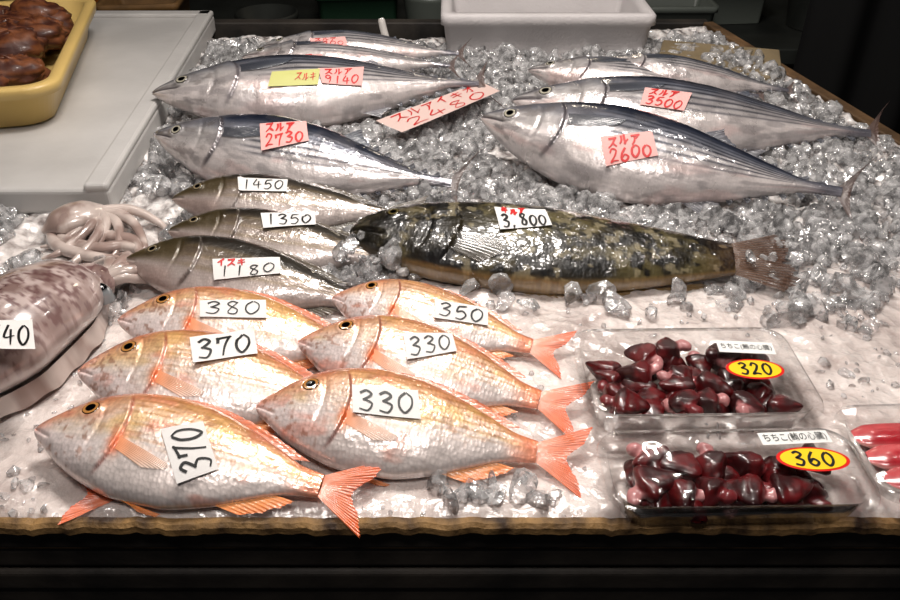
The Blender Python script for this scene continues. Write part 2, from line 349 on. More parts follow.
# ---------------------------------------------------------------- price tags
G={'0':[[(.5,.95),(.15,.7),(.12,.3),(.45,.03),(.85,.3),(.88,.7),(.55,.96)]],
'1':[[(.55,.98),(.45,.02)]],
'2':[[(.12,.72),(.4,.97),(.8,.8),(.6,.45),(.1,.06),(.5,.12),(.95,.05)]],
'3':[[(.12,.85),(.5,.97),(.82,.78),(.4,.55),(.4,.54),(.85,.35),(.6,.04),(.08,.12)]],
'4':[[(.45,.98),(.1,.4),(.95,.42)],[(.65,.75),(.6,.0)]],
'5':[[(.3,.93),(.18,.55),(.6,.6),(.85,.3),(.5,.03),(.08,.1)],[(.3,.93),(.92,.97)]],
'6':[[(.6,.98),(.2,.6),(.12,.2),(.5,.02),(.85,.25),(.5,.48),(.18,.3)]],
'7':[[(.12,.65),(.14,.9),(.14,.9),(.85,.93),(.85,.92),(.55,.45),(.42,.02)]],
'8':[[(.8,.85),(.45,.97),(.2,.75),(.75,.35),(.6,.04),(.2,.15),(.4,.5),(.82,.88)]],
'9':[[(.8,.8),(.4,.95),(.15,.68),(.5,.5),(.8,.75),(.75,.4),(.5,.02)]],
',':[[(.3,.1),(.2,-.12)]],
's':[[(.1,.88),(.8,.88),(.8,.87),(.5,.4),(.05,.05)],[(.52,.42),(.95,.05)]],
'r':[[(.3,.85),(.3,.4),(.05,.05)],[(.6,.92),(.62,.08),(.62,.09),(1,.4)]],
'k':[[(.1,.72),(.9,.8)],[(.05,.4),(.95,.48)],[(.45,1),(.6,0)]],
'i':[[(.85,.95),(.1,.45)],[(.55,.65),(.55,.0)]],
'a':[[(.1,.9),(.9,.9),(.9,.89),(.6,.55)],[(.5,.75),(.45,.4),(.15,.0)]],
'o':[[(.05,.7),(.95,.7)],[(.6,1),(.6,.05),(.45,.1)],[(.55,.65),(.1,.15)]]}
def flat_surface(z0,tilt=0):
    f=Fish(); f.M=np.eye(4); f.M[2,3]=z0; f.Mi=np.linalg.inv(f.M); f.L=1; f.surf=lambda x,y: 0*x; return f
def make_tag(f,corners,lines,paper=M_PAPER,sw=.058,name='price_tag',off=.0016,curl=.0015):
    cu=np.mean([c[0] for c in corners]);cv=np.mean([c[1] for c in corners])
    Mi,M,L=f.Mi,f.M,f.L
    def loc(w): return (Mi@np.append(w,1))[:3]
    def wor(l): return (M@np.append(l,1))[:3]
    z=.03
    for k in range(40):
        l=loc(P(cu,cv,z)); zl=float(f.surf(np.array(l[0]/L),np.array(l[1]/L)))*L
        w=wor([l[0],l[1],zl]); z=z*.6+w[2]*.4
    c0=np.array([l[0],l[1],zl]); h=.012
    sx=(float(f.surf(np.array((l[0]+h)/L),np.array(l[1]/L)))-float(f.surf(np.array((l[0]-h)/L),np.array(l[1]/L))))*L/(2*h)
    sy=(float(f.surf(np.array(l[0]/L),np.array((l[1]+h)/L)))-float(f.surf(np.array(l[0]/L),np.array((l[1]-h)/L))))*L/(2*h)
    nl=np.array([-sx,-sy,1]); cl=[]
    O=loc(np.array([0,0,H]))
    for (u,v) in corners:
        d=loc(ray(u,v)+np.array([0,0,H]))-O
        t=np.dot(c0-O,nl)/np.dot(d,nl); cl.append((O+d*t)[:2])
    TL,TR,BR,BL=cl
    W=(np.linalg.norm(TR-TL)+np.linalg.norm(BR-BL))/2; Hh=(np.linalg.norm(TL-BL)+np.linalg.norm(TR-BR))/2
    seed=int(cu*7+cv)
    def mp(a,b,o):
        a=np.asarray(a,float);b=np.asarray(b,float)
        q=(1-b)[...,None]*((1-a)[...,None]*BL+a[...,None]*BR)+b[...,None]*((1-a)[...,None]*TL+a[...,None]*TR)
        zz=f.surf(q[...,0]/L,q[...,1]/L)*L
        zp=c0[2]+sx*(q[...,0]-c0[0])+sy*(q[...,1]-c0[1])
        zz=np.maximum(zz,.45*zp+.55*zz)+o+curl*np.abs(a-.5)**2*4*vn(a*1.5+seed,b*1.5,3)
        return np.stack([q[...,0],q[...,1],zz],-1)
    mb=MB(); n=17
    a,b=np.meshgrid(np.linspace(0,1,n),np.linspace(0,1,n),indexing='ij')
    mb.grid(mp(a,b,off).reshape(-1,3),n,n,mat=0)
    rs=random.Random(seed)
    for (txt,mi,y0,y1,x0,x1) in lines:
        nch=len(txt); cw=(x1-x0)/nch
        for k,ch in enumerate(txt):
            j=rs.uniform(-.05,.05); sl=rs.uniform(.0,.12)
            for st in G.get(ch,[]):
                pts=[((x0+cw*(k+.08+.84*p[0]+sl*(p[1]-.5))),(y0+j+(y1-y0)*(p[1]+.05*(p[0]-.5)))) for p in st]
                m=max(8,len(pts)*7)
                q=interp_pts(pts,m)*np.array([W,Hh])
                d=np.gradient(q,axis=0); d/= (np.linalg.norm(d,axis=1,keepdims=True)+1e-9)
                nn=np.stack([-d[:,1],d[:,0]],1)*sw*.5*min(W,Hh*1.4)*(.8+.4*rs.random())
                nn*= (1-.45*np.linspace(0,1,m)[:,None]**3)
                l1=(q+nn)/np.array([W,Hh]); l2=(q-nn)/np.array([W,Hh])
                ab=np.stack([l1,(l1+l2)/2,l2],1)
                mb.grid(mp(ab[...,0],ab[...,1],off+.0006).reshape(-1,3),m,3,mat=mi)
    return mb.build(name,[paper,M_INK,M_RED],Matrix(M.tolist()))
# ---------------------------------------------------------------- place fish
B1=make_fish('bonito',BON,(152,93),(496,82),.055,.04,roll=.38,seed=1,bend=-.008,dep=1.10)
B2=make_fish('bonito',BON,(154,134),(470,186),.060,.03,roll=.62,seed=2,bend=-.008,dep=1.16)
B3=make_fish('bonito',BON,(481,117),(866,196),.064,.040,roll=.56,seed=3,bend=-.020,dep=1.16)
B4=make_fish('bonito',BON,(512,100),(892,135),.060,.040,roll=.42,seed=4,bend=-.012,dep=1.10)
B5=make_fish('bonito',BON,(242,57),(462,66),.055,.04,roll=.3,seed=5)
B6=make_fish('bonito',BON,(262,47),(470,54),.065,.05,roll=.3,seed=6)
B7=make_fish('bonito',BON,(528,70),(772,98),.055,.03,roll=.3,seed=7)
B8=make_fish('bonito',BON,(590,64),(800,92),.065,.035,roll=.3,seed=8)
G1=make_fish('grunt',GRU,(172,199),(428,216),.030,.014,roll=.42,seed=11,dep=1.04)
G2=make_fish('grunt',GRU,(168,231),(430,264),.030,.012,roll=.42,seed=12,dep=1.05)
G3=make_fish('grunt',GRU,(125,260),(405,310),.032,.010,roll=.42,seed=13,bend=.008,dep=1.08)
FL=make_fish('flathead_fish',FLO,(350,232),(792,262),.030,.022,roll=.28,seed=21,bend=-.008)
T4=make_fish('sea_bream',TAI,(118,320),(398,354),.028,.010,roll=.36,seed=31,dep=1.10,bend=.010)
T3=make_fish('sea_bream',TAI,(78,371),(386,414),.030,.010,roll=.36,seed=32,dep=1.16,bend=.020)
T1=make_fish('sea_bream',TAI,(35,430),(378,500),.028,.010,roll=.28,seed=33,bend=.012,dep=1.07)
T6=make_fish('sea_bream',TAI,(332,298),(572,356),.028,.010,roll=.32,seed=34,dep=1.07)
T5=make_fish('sea_bream',TAI,(298,342),(588,414),.030,.010,roll=.34,seed=35,bend=.014,dep=1.10)
T2=make_fish('sea_bream',TAI,(256,407),(592,464),.030,.010,roll=.34,seed=36,bend=.014,dep=1.11)
# one more bream buried under the front one: only its tail and back edge emerge from the ice
T7=make_fish('sea_bream',TAI,(370,476),(64,496),-.014,.004,roll=.0,seed=37,thk=.3,dep=.62)
D=lambda t: [(t,1,.12,.88,.06,.94)]
def RT(t,k='sra'): return [(k,2,.58,.95,.1,.75),(t,2,.05,.52,.08,.92)]
make_tag(T1,[(177,484),(161,430),(203,421),(219,470)],D('370'))
make_tag(T2,[(352,385),(418,391),(421,420),(353,413)],D('330'))
make_tag(T3,[(190,338),(254,329),(258,354),(193,362)],D('370'))
make_tag(T4,[(200,301),(266,300),(267,319),(200,317)],D('380'))
make_tag(T5,[(403,334),(452,333),(457,352),(407,360)],D('330'))
make_tag(T6,[(435,300),(488,308),(488,326),(434,318)],D('350'))
make_tag(G1,[(238,178),(288,180),(287,192),(239,191)],D('1450'))
make_tag(G2,[(261,214),(315,212),(316,225),(263,227)],D('1350'))
make_tag(G3,[(213,260),(280,257),(281,274),(214,280)],[('isk',2,.6,.98,.05,.5),('1180',1,.08,.62,.06,.94)])
make_tag(FL,[(494,208),(545,210),(552,226),(500,230)],[('kra',2,.66,.98,.1,.6),('3,800',1,.06,.66,.06,.94)])
make_tag(B2,[(260,124),(306,120),(309,141),(261,150)],RT('2730'),M_PINK,.05)
make_tag(B1,[(318,69),(364,67),(362,86),(322,84)],RT('9140'),M_PINK,.05)
make_tag(B1,[(272,72),(320,69),(318,85),(268,87)],[('srk',2,.3,.8,.5,.95)],M_YG,.04)
make_tag(B3,[(600,137),(652,131),(658,156),(606,166)],RT('2600'),M_PINK,.05)
make_tag(B4,[(645,88),(692,93),(684,111),(640,105)],RT('3500'),M_PINK,.05)
make_tag(B5,[(283,56),(322,54),(325,66),(290,68)],RT('1900'),M_PINK,.05)
make_tag(B6,[(310,39),(345,37),(348,46),(312,48)],RT('1200'),M_PINK,.05)
make_tag(flat_surface(.034),[(376,122),(480,83),(500,92),(402,134)],[('sraiko',2,.55,.95,.08,.9),('2480',2,.08,.5,.1,.9)],simple('sign_paper',(.80,.70,.67),.6),.035,name='price_sign')
# ---------------------------------------------------------------- ice
def ice_h(x,y):
    k=sst(.62,.85,y)
    h=(.009*(fbm(x*14,y*14,1)-.5)+.006*(fbm(x*55,y*55,9)-.5))*(1-k)+k*(.022*(fbm(x*16,y*16,2)-.45)+.016*(fbm(x*60,y*60,5)-.5))
    h=h+.02*sst(.25,.6,x)*sst(.75,1.0,y)
    h=h-.006*sst(.416,.405,y)
    return h
def table_right(y): return .76+(y-.40)*(-.205)
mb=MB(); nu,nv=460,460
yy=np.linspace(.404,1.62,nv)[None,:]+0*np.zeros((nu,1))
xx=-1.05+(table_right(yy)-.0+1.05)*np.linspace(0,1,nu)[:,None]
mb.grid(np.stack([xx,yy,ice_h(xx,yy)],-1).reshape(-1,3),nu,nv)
def ice_bed_mat():
    m,nt,b=newmat('frozen_ice'); L=nt.links; tc=N(nt,'ShaderNodeTexCoord')
    n=N(nt,'ShaderNodeTexNoise'); n.inputs['Scale'].default_value=10; n.inputs['Detail'].default_value=9; n.inputs['Roughness'].default_value=.72
    L.new(tc.outputs['Object'],n.inputs['Vector'])
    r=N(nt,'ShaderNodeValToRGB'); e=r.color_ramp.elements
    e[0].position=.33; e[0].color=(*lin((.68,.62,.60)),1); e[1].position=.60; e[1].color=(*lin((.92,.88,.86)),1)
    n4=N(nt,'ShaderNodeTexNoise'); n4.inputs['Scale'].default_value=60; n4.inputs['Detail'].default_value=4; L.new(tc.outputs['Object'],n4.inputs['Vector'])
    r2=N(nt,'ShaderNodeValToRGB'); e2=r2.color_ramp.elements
    e2[0].position=.36; e2[0].color=(*lin((.48,.45,.44)),1); e2[1].position=.58; e2[1].color=(*lin((.93,.91,.90)),1); L.new(n4.outputs['Fac'],r2.inputs['Fac'])  # rear bed colour carries painted shade of the gaps between chips
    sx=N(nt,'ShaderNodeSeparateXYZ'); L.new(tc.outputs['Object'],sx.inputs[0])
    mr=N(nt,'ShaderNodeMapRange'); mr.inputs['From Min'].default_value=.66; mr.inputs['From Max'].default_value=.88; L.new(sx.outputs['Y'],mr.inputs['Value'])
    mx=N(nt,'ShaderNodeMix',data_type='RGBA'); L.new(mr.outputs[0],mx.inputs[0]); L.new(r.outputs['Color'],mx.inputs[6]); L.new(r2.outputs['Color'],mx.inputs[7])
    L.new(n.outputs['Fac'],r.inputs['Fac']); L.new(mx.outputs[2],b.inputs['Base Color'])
    v=N(nt,'ShaderNodeTexVoronoi'); v.inputs['Scale'].default_value=65; L.new(tc.outputs['Object'],v.inputs['Vector'])
    n2=N(nt,'ShaderNodeTexNoise'); n2.inputs['Scale'].default_value=40; n2.inputs['Detail'].default_value=6; L.new(tc.outputs['Object'],n2.inputs['Vector'])
    ad=N(nt,'ShaderNodeMath',operation='MULTIPLY_ADD'); L.new(v.outputs['Distance'],ad.inputs[0]); ad.inputs[1].default_value=.45; L.new(n2.outputs['Fac'],ad.inputs[2])
    bp=N(nt,'ShaderNodeBump'); bp.inputs['Strength'].default_value=.7; bp.inputs['Distance'].default_value=.008
    L.new(ad.outputs[0],bp.inputs['Height']); L.new(bp.outputs['Normal'],b.inputs['Normal']); L.new(bp.outputs['Normal'],b.inputs['Coat Normal'])
    b.inputs['Roughness'].default_value=.18; b.inputs['Specular IOR Level'].default_value=.7
    b.inputs['Coat Weight'].default_value=1; b.inputs['Coat Roughness'].default_value=.04; b.inputs['Coat IOR'].default_value=1.6
    b.inputs['Subsurface Weight'].default_value=.3; b.inputs['Subsurface Radius'].default_value=(.02,.017,.016); b.inputs['Subsurface Scale'].default_value=1
    return m
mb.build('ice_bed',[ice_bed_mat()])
mc,nt,b=newmat('clear_ice'); nt.nodes.remove(b); o=nt.nodes['Material Output']; L_=nt.links
tr=N(nt,'ShaderNodeBsdfTransparent'); tr.inputs[0].default_value=(.985,.985,.99,1)
df=N(nt,'ShaderNodeBsdfDiffuse'); df.inputs[0].default_value=(.95,.94,.94,1)
gl=N(nt,'ShaderNodeBsdfGlossy'); gl.inputs['Roughness'].default_value=.09
tc=N(nt,'ShaderNodeTexCoord'); n_=N(nt,'ShaderNodeTexNoise'); n_.inputs['Scale'].default_value=90; n_.inputs['Detail'].default_value=3; L_.new(tc.outputs['Object'],n_.inputs['Vector'])
bp_=N(nt,'ShaderNodeBump'); bp_.inputs['Strength'].default_value=.7; bp_.inputs['Distance'].default_value=.004; L_.new(n_.outputs['Fac'],bp_.inputs['Height']); L_.new(bp_.outputs['Normal'],gl.inputs['Normal'])
mrr=N(nt,'ShaderNodeMapRange'); mrr.inputs['From Min'].default_value=.35; mrr.inputs['From Max'].default_value=.7; mrr.inputs['To Min'].default_value=.07; mrr.inputs['To Max'].default_value=.42
L_.new(n_.outputs['Fac'],mrr.inputs['Value'])
m1=N(nt,'ShaderNodeMixShader'); L_.new(mrr.outputs[0],m1.inputs[0]); L_.new(tr.outputs[0],m1.inputs[1]); L_.new(df.outputs[0],m1.inputs[2])
fr=N(nt,'ShaderNodeFresnel'); fr.inputs['IOR'].default_value=1.42
ma=N(nt,'ShaderNodeMath',operation='MULTIPLY_ADD'); ma.inputs[1].default_value=1.0; ma.inputs[2].default_value=.06; ma.use_clamp=True; L_.new(fr.outputs[0],ma.inputs[0])
m2=N(nt,'ShaderNodeMixShader'); L_.new(ma.outputs[0],m2.inputs[0]); L_.new(m1.outputs[0],m2.inputs[1]); L_.new(gl.outputs[0],m2.inputs[2]); L_.new(m2.outputs[0],o.inputs[0])
t=(1+5**.5)/2
ICO=np.array([(-1,t,0),(1,t,0),(-1,-t,0),(1,-t,0),(0,-1,t),(0,1,t),(0,-1,-t),(0,1,-t),(t,0,-1),(t,0,1),(-t,0,-1),(-t,0,1)])/1.9
ICF=[(0,11,5),(0,5,1),(0,1,7),(0,7,10),(0,10,11),(1,5,9),(5,11,4),(11,10,2),(10,7,6),(7,1,8),(3,9,4),(3,4,2),(3,2,6),(3,6,8),(3,8,9),(4,9,5),(2,4,11),(6,2,10),(8,6,7),(9,8,1)]
def subdiv(V,Fc):
    V=[tuple(v) for v in V]; cache={}; nf=[]
    def mid(a,b):
        k=(min(a,b),max(a,b))
        if k not in cache:
            m=(np.array(V[a])+np.array(V[b]))/2; m=m/np.linalg.norm(m); V.append(tuple(m)); cache[k]=len(V)-1
        return cache[k]
    for a,b_,c in Fc:
        x,y,z=mid(a,b_),mid(b_,c),mid(c,a); nf+=[(a,x,z),(b_,y,x),(c,z,y),(x,y,z)]
    return np.array(V),nf
ICO2,ICF2=subdiv(ICO,ICF)
def inside_any(w,fac=.93):
    for f in FISH:
        if f is T7: continue
        l=(f.Mi@np.append(w,1))[:3]/f.L
        if 0<=l[0]<=f.Lb:
            y=l[1]-float(f.by(np.array(l[0])))
            if f.bot(l[0])*fac<y<f.top(l[0])*fac: return True
    return False
def in_board(x,y):
    a=P(112,192,.03);b_=P(224,10,.03)
    xe=a[0]+(y-a[1])*(b_[0]-a[0])/(b_[1]-a[1])
    return y>a[1]-.01 and x<xe+.0
TR_=[(572,326,826,424),(598,430,893,520),(826,405,960,505)]
def in_tray(x,y):
    for a in TR_:
        p=P(a[0],a[1],.02);q=P(a[2],a[3],.0)
        if p[0]-.01<x<q[0]+.02 and q[1]-.01<y<p[1]+.01: return True
    p=P(40,198,.01);q=P(150,258,.01)
    if p[0]<x<q[0] and q[1]<y<p[1]: return True
    return False
mb=MB(); cnt=0; rs=np.random.RandomState(8)
def chunk(x,y,z,s):
    R=np.array(Matrix.Rotation(rs.uniform(0,6.28),3,Vector(rs.normal(size=3)).normalized()))
    if s<.0060:
        q=ICO*(1+rs.uniform(-.25,.25,(12,1)))*rs.uniform(.4,1.4,3)*s; fc=ICF
    else:
        q=ICO2*1.0; m=rs.normal(size=(8,3)); m/=np.linalg.norm(m,axis=1,keepdims=True)
        for a in m:
            dd=q@a; lim=rs.uniform(.35,.75); q=q-np.outer(np.clip(dd-lim,0,None),a)
        q=q*rs.uniform(.55,1.4,3)*s*1.15; fc=ICF2
    mb.add(q@R.T+np.array([x,y,z]),fc)
tries=0
while cnt<9500 and tries<70000:
    tries+=1
    y=.66+(1.55-.66)*rs.uniform()**.95; x=rs.uniform(-.85,.70)
    if x>table_right(y)-.02: continue
    k=float(sst(.64,.84,np.array(y)))
    if x>-.05 and y<.75 and x<.33: k*=.45
    if rs.uniform()>k: continue
    if in_board(x,y) or in_tray(x,y) or inside_any(np.array([x,y,.02])): continue
    s=.003+.012*rs.uniform()**2.4
    chunk(x,y,float(ice_h(np.array(x),np.array(y)))+s*.4+.005*rs.uniform(),s); cnt+=1
def drift(u0,v0,u1,v1,n,smin,smax,zadd=0,skip=True):
    for _ in range(n):
        p=P(rs.uniform(u0,u1),rs.uniform(v0,v1),.0)
        if in_tray(p[0],p[1]) or (skip and inside_any(np.array([p[0],p[1],.015]))): continue
        s=smin+(smax-smin)*rs.uniform()**2; chunk(p[0],p[1],float(ice_h(p[0],p[1]))+s*.3+zadd*rs.uniform(),s)
drift(0,200,130,250,120,.003,.008); drift(60,290,130,330,40,.003,.007)
drift(770,230,900,330,90,.004,.015); drift(440,480,560,505,22,.004,.012); drift(660,285,820,318,20,.005,.015)
drift(0,400,60,520,24,.002,.006); drift(340,258,410,288,60,.005,.013,.035,False)
drift(365,195,440,215,40,.004,.010,.03,False); drift(745,245,795,292,18,.006,.012,.035,False)
drift(575,262,600,285,8,.007,.010,.03,False); drift(640,200,860,235,110,.004,.014,.012)
drift(0,300,900,515,330,.0015,.0045); drift(780,300,900,400,30,.003,.008)
mb.build('crushed_ice',[mc],smooth=False)
# ---------------------------------------------------------------- squid / cuttlefish
def tube(mb,pts,rw,rh,col,n=60,na=28,mat=0,flat=1.0,seed=0):
    q=interp_pts(pts,n); tt=np.linspace(0,1,n)
    rwf=pchip(rw)(tt); rhf=pchip(rh)(tt)
    d=np.gradient(q,axis=0); d/=np.linalg.norm(d,axis=1,keepdims=True)+1e-9
    S=np.cross(d,[0,0,1]); S/=np.linalg.norm(S,axis=1,keepdims=True)+1e-9; U=np.cross(S,d)
    a=np.linspace(0,2*np.pi,na,endpoint=False)
    v=q[:,None]+S[:,None]*(np.cos(a)[None,:,None]*rwf[:,None,None])+U[:,None]*(np.sin(a)[None,:,None]*rhf[:,None,None])
    T,A=np.meshgrid(tt,a,indexing='ij')
    c=col(T,A,v)
    mb.grid(v.reshape(-1,3),n,na,lin(c.reshape(-1,3)),v[...,:2].reshape(-1,2),mat,wrapv=True)
def col_sq(T,A,v):
    n=fbm(v[...,0]*70,v[...,1]*70,3,5); n2=fbm(v[...,0]*240,v[...,1]*240,5,2)
    c=mixc(C(.74,.67,.65)+0*T[...,None],C(.50,.41,.39),sst(.36,.66,n)*(.35+.65*np.clip(np.sin(A),0,1)))
    c=mixc(c,C(.78,.73,.71),sst(.15,-.4,np.sin(A)))
    return mixc(c,C(.34,.22,.22),sst(.55,.66,n2)*.65*np.clip(np.sin(A)+.3,0,1))
def col_sqp(T,A,v):
    n=fbm(v[...,0]*60,v[...,1]*60,3,4)
    return mixc(C(.78,.72,.69)+0*T[...,None],C(.54,.45,.42),sst(.40,.66,n)*.8)
mb=MB()
a=P(78,280,.03);b_=P(-70,420,.03)
tube(mb,[a,(a*2+b_)/3+[0,0,.012],(a+b_*2)/3+[0,0,.012],b_],[(0,.022),(.06,.040),(.3,.056),(.6,.054),(.85,.03),(1,.003)],[(0,.014),(.1,.030),(.5,.038),(.85,.02),(1,.002)],col_sq,n=150,na=90)
for sgn in (1,-1):
    d=(b_-a)/np.linalg.norm(b_-a); S=np.cross(d,[0,0,1])*sgn
    t=np.linspace(0,1,60)[:,None]; w=np.linspace(0,1,8)[None,:]
    wid=.006*np.sin(np.pi*(t*.92+.06))**.6; core=pchip([(0,.03),(.3,.052),(.6,.050),(.85,.027),(1,.004)])(t)
    pos=a+(b_-a)*(t[...,None]*.98+.02)+S*((core+wid*w)[...,None]); pos[...,2]=.024-.018*w+.0015*np.sin(t*40)*w
    mb.grid(pos.reshape(-1,3),60,8,lin(col_sqp(t+0*w,t+0*w,pos).reshape(-1,3)),pos[...,:2].reshape(-1,2))
hp=P(98,284,.022)
tube(mb,[a+[-.01,-.005,-.004],(a+hp)/2,hp+[.012,.008,-.002]],[(0,.024),(.5,.025),(1,.016)],[(0,.016),(.6,.018),(1,.012)],col_sq,n=24)
for k in range(8):
    e0=hp+np.array([.008,.004,.004*(k%2)]); ang=.15+.22*k; ln=.04+.010*(k%3)
    p1=e0+np.array([math.cos(ang)*ln*.5,math.sin(ang)*ln*.5,.004]); p2=e0+np.array([math.cos(ang+.3)*ln,math.sin(ang+.3)*ln,-.008]); p3=p2+np.array([math.cos(ang+1.3)*.02,math.sin(ang+1.3)*.02,-.006])
    tube(mb,[e0,p1,p2,p3],[(0,.0075),(.5,.006),(1,.0015)],[(0,.0075),(.5,.006),(1,.0015)],col_sqp,n=26,na=12)
ep=P(101,291,.038); nr,na=8,20; r=np.linspace(0,1,nr)[:,None]; aa=np.linspace(0,2*np.pi,na,endpoint=False)[None]
v=np.stack([ep[0]+.0115*r*np.cos(aa),ep[1]+.0115*r*np.sin(aa),ep[2]+.008*np.sqrt(1-r*r)-.010*r*r*r+0*aa],-1)
cc=np.where((r+0*aa)[...,None]<.62,C(.03,.03,.04),C(.50,.52,.53))
mb.grid(v.reshape(-1,3),nr,na,lin(cc.reshape(-1,3)),None,1,wrapv=True)
mb.build('squid',[M_SQU,M_EYE])
mb=MB()
a=P(104,212,.018);b_=P(42,232,.014)
tube(mb,[a,(a+b_)/2+[0,0,.006],b_],[(0,.013),(.3,.026),(.7,.024),(1,.003)],[(0,.009),(.3,.015),(.7,.013),(1,.002)],col_sqp,n=50)
for k in range(8):   # arms fanned out over the ice
    e0=a+np.array([-.006,-.002,.002*(k%2)]); ang=-1.75+.27*k; ln=.060+.018*(k%3)
    p1=e0+np.array([math.cos(ang)*ln*.5,math.sin(ang)*ln*.5,-.001]); p2=e0+np.array([math.cos(ang-.3)*ln,math.sin(ang-.3)*ln,-.010]); p3=p2+np.array([math.cos(ang-1.1)*.022,math.sin(ang-1.1)*.022,-.003])
    tube(mb,[e0,p1,p2,p3],[(0,.0075),(.5,.0055),(1,.0015)],[(0,.0075),(.5,.0055),(1,.0015)],col_sqp,n=28,na=12)
for pts in ([(60,238),(95,248),(125,246),(146,252)],[(70,228),(110,236),(135,242),(140,264)],[(50,230),(58,246),(90,256),(122,258)]):
    tube(mb,[P(u,v,.010) for u,v in pts],[(0,.006),(.5,.008),(1,.003)],[(0,.006),(.5,.007),(1,.003)],col_sqp,n=40,na=14)
mb.build('squid',[M_SQU,M_EYE])
make_tag(flat_surface(.079),[(-14,322),(33,321),(36,351),(-12,350)],[('740',1,.15,.85,.02,.94)])
# ---------------------------------------------------------------- trays
def rrect(w,d,r,n=8):
    out=[]
    for cx,cy,a0 in ((w/2-r,d/2-r,0),(-w/2+r,d/2-r,90),(-w/2+r,-d/2+r,180),(w/2-r,-d/2+r,270)):
        for k in range(n+1):
            a=math.radians(a0+90*k/n); out.append((cx+r*math.cos(a),cy+r*math.sin(a)))
    return np.array(out)
def tray_mesh(mb,w,d,levels,mat=0,col=(1,1,1),cap=True):
    rings=[]
    for ins,z,r in levels:
        p=rrect(w-2*ins,d-2*ins,max(r,.001)); rings.append(np.c_[p,np.full(len(p),z)])
    n=len(rings[0]); mb.grid(np.concatenate(rings),len(rings),n,col,None,mat,wrapv=True)
    if cap: mb.add(rings[0],[tuple(range(n))],col,None,mat)
def rectfit(c,z):
    q=[P(u,v,z) for u,v in c]; TL,TR,BR,BL=q; ctr=sum(q)/4
    X=(TR-TL+BR-BL)/2; Y=(TL-BL+TR-BR)/2; return ctr,np.linalg.norm(X),np.linalg.norm(Y),math.atan2(X[1],X[0])
mp_,nt,b=newmat('clear_plastic'); nt.nodes.remove(b); o=nt.nodes['Material Output']
tr=N(nt,'ShaderNodeBsdfTransparent'); tr.inputs[0].default_value=(.98,.98,.98,1); gl=N(nt,'ShaderNodeBsdfGlossy'); gl.inputs['Roughness'].default_value=.06
fr=N(nt,'ShaderNodeFresnel'); fr.inputs['IOR'].default_value=1.45
ma=N(nt,'ShaderNodeMath',operation='MULTIPLY_ADD'); ma.inputs[1].default_value=.9; ma.inputs[2].default_value=.02; nt.links.new(fr.outputs[0],ma.inputs[0])
mx=N(nt,'ShaderNodeMixShader'); nt.links.new(ma.outputs[0],mx.inputs[0]); nt.links.new(tr.outputs[0],mx.inputs[1]); nt.links.new(gl.outputs[0],mx.inputs[2]); nt.links.new(mx.outputs[0],o.inputs[0])
nn=N(nt,'ShaderNodeTexNoise'); nn.inputs['Scale'].default_value=25; tcc=N(nt,'ShaderNodeTexCoord'); nt.links.new(tcc.outputs['Object'],nn.inputs['Vector'])
bp=N(nt,'ShaderNodeBump'); bp.inputs['Strength'].default_value=.5; bp.inputs['Distance'].default_value=.005; nt.links.new(nn.outputs['Fac'],bp.inputs['Height']); nt.links.new(bp.outputs['Normal'],gl.inputs['Normal'])
M_CLEAR=mp_
M_HEART=skin('heart_flesh',rough=.35,metal=0,coat=.45,sc=(160,160),bump=.1,cvar=.12,wave=.5,coatr=.1)
M_YEL=simple('label_yellow',(.96,.78,.12),.4); M_LRED=simple('label_red',(.82,.10,.08),.4); M_WL=simple('label_white',(.90,.90,.89),.4)
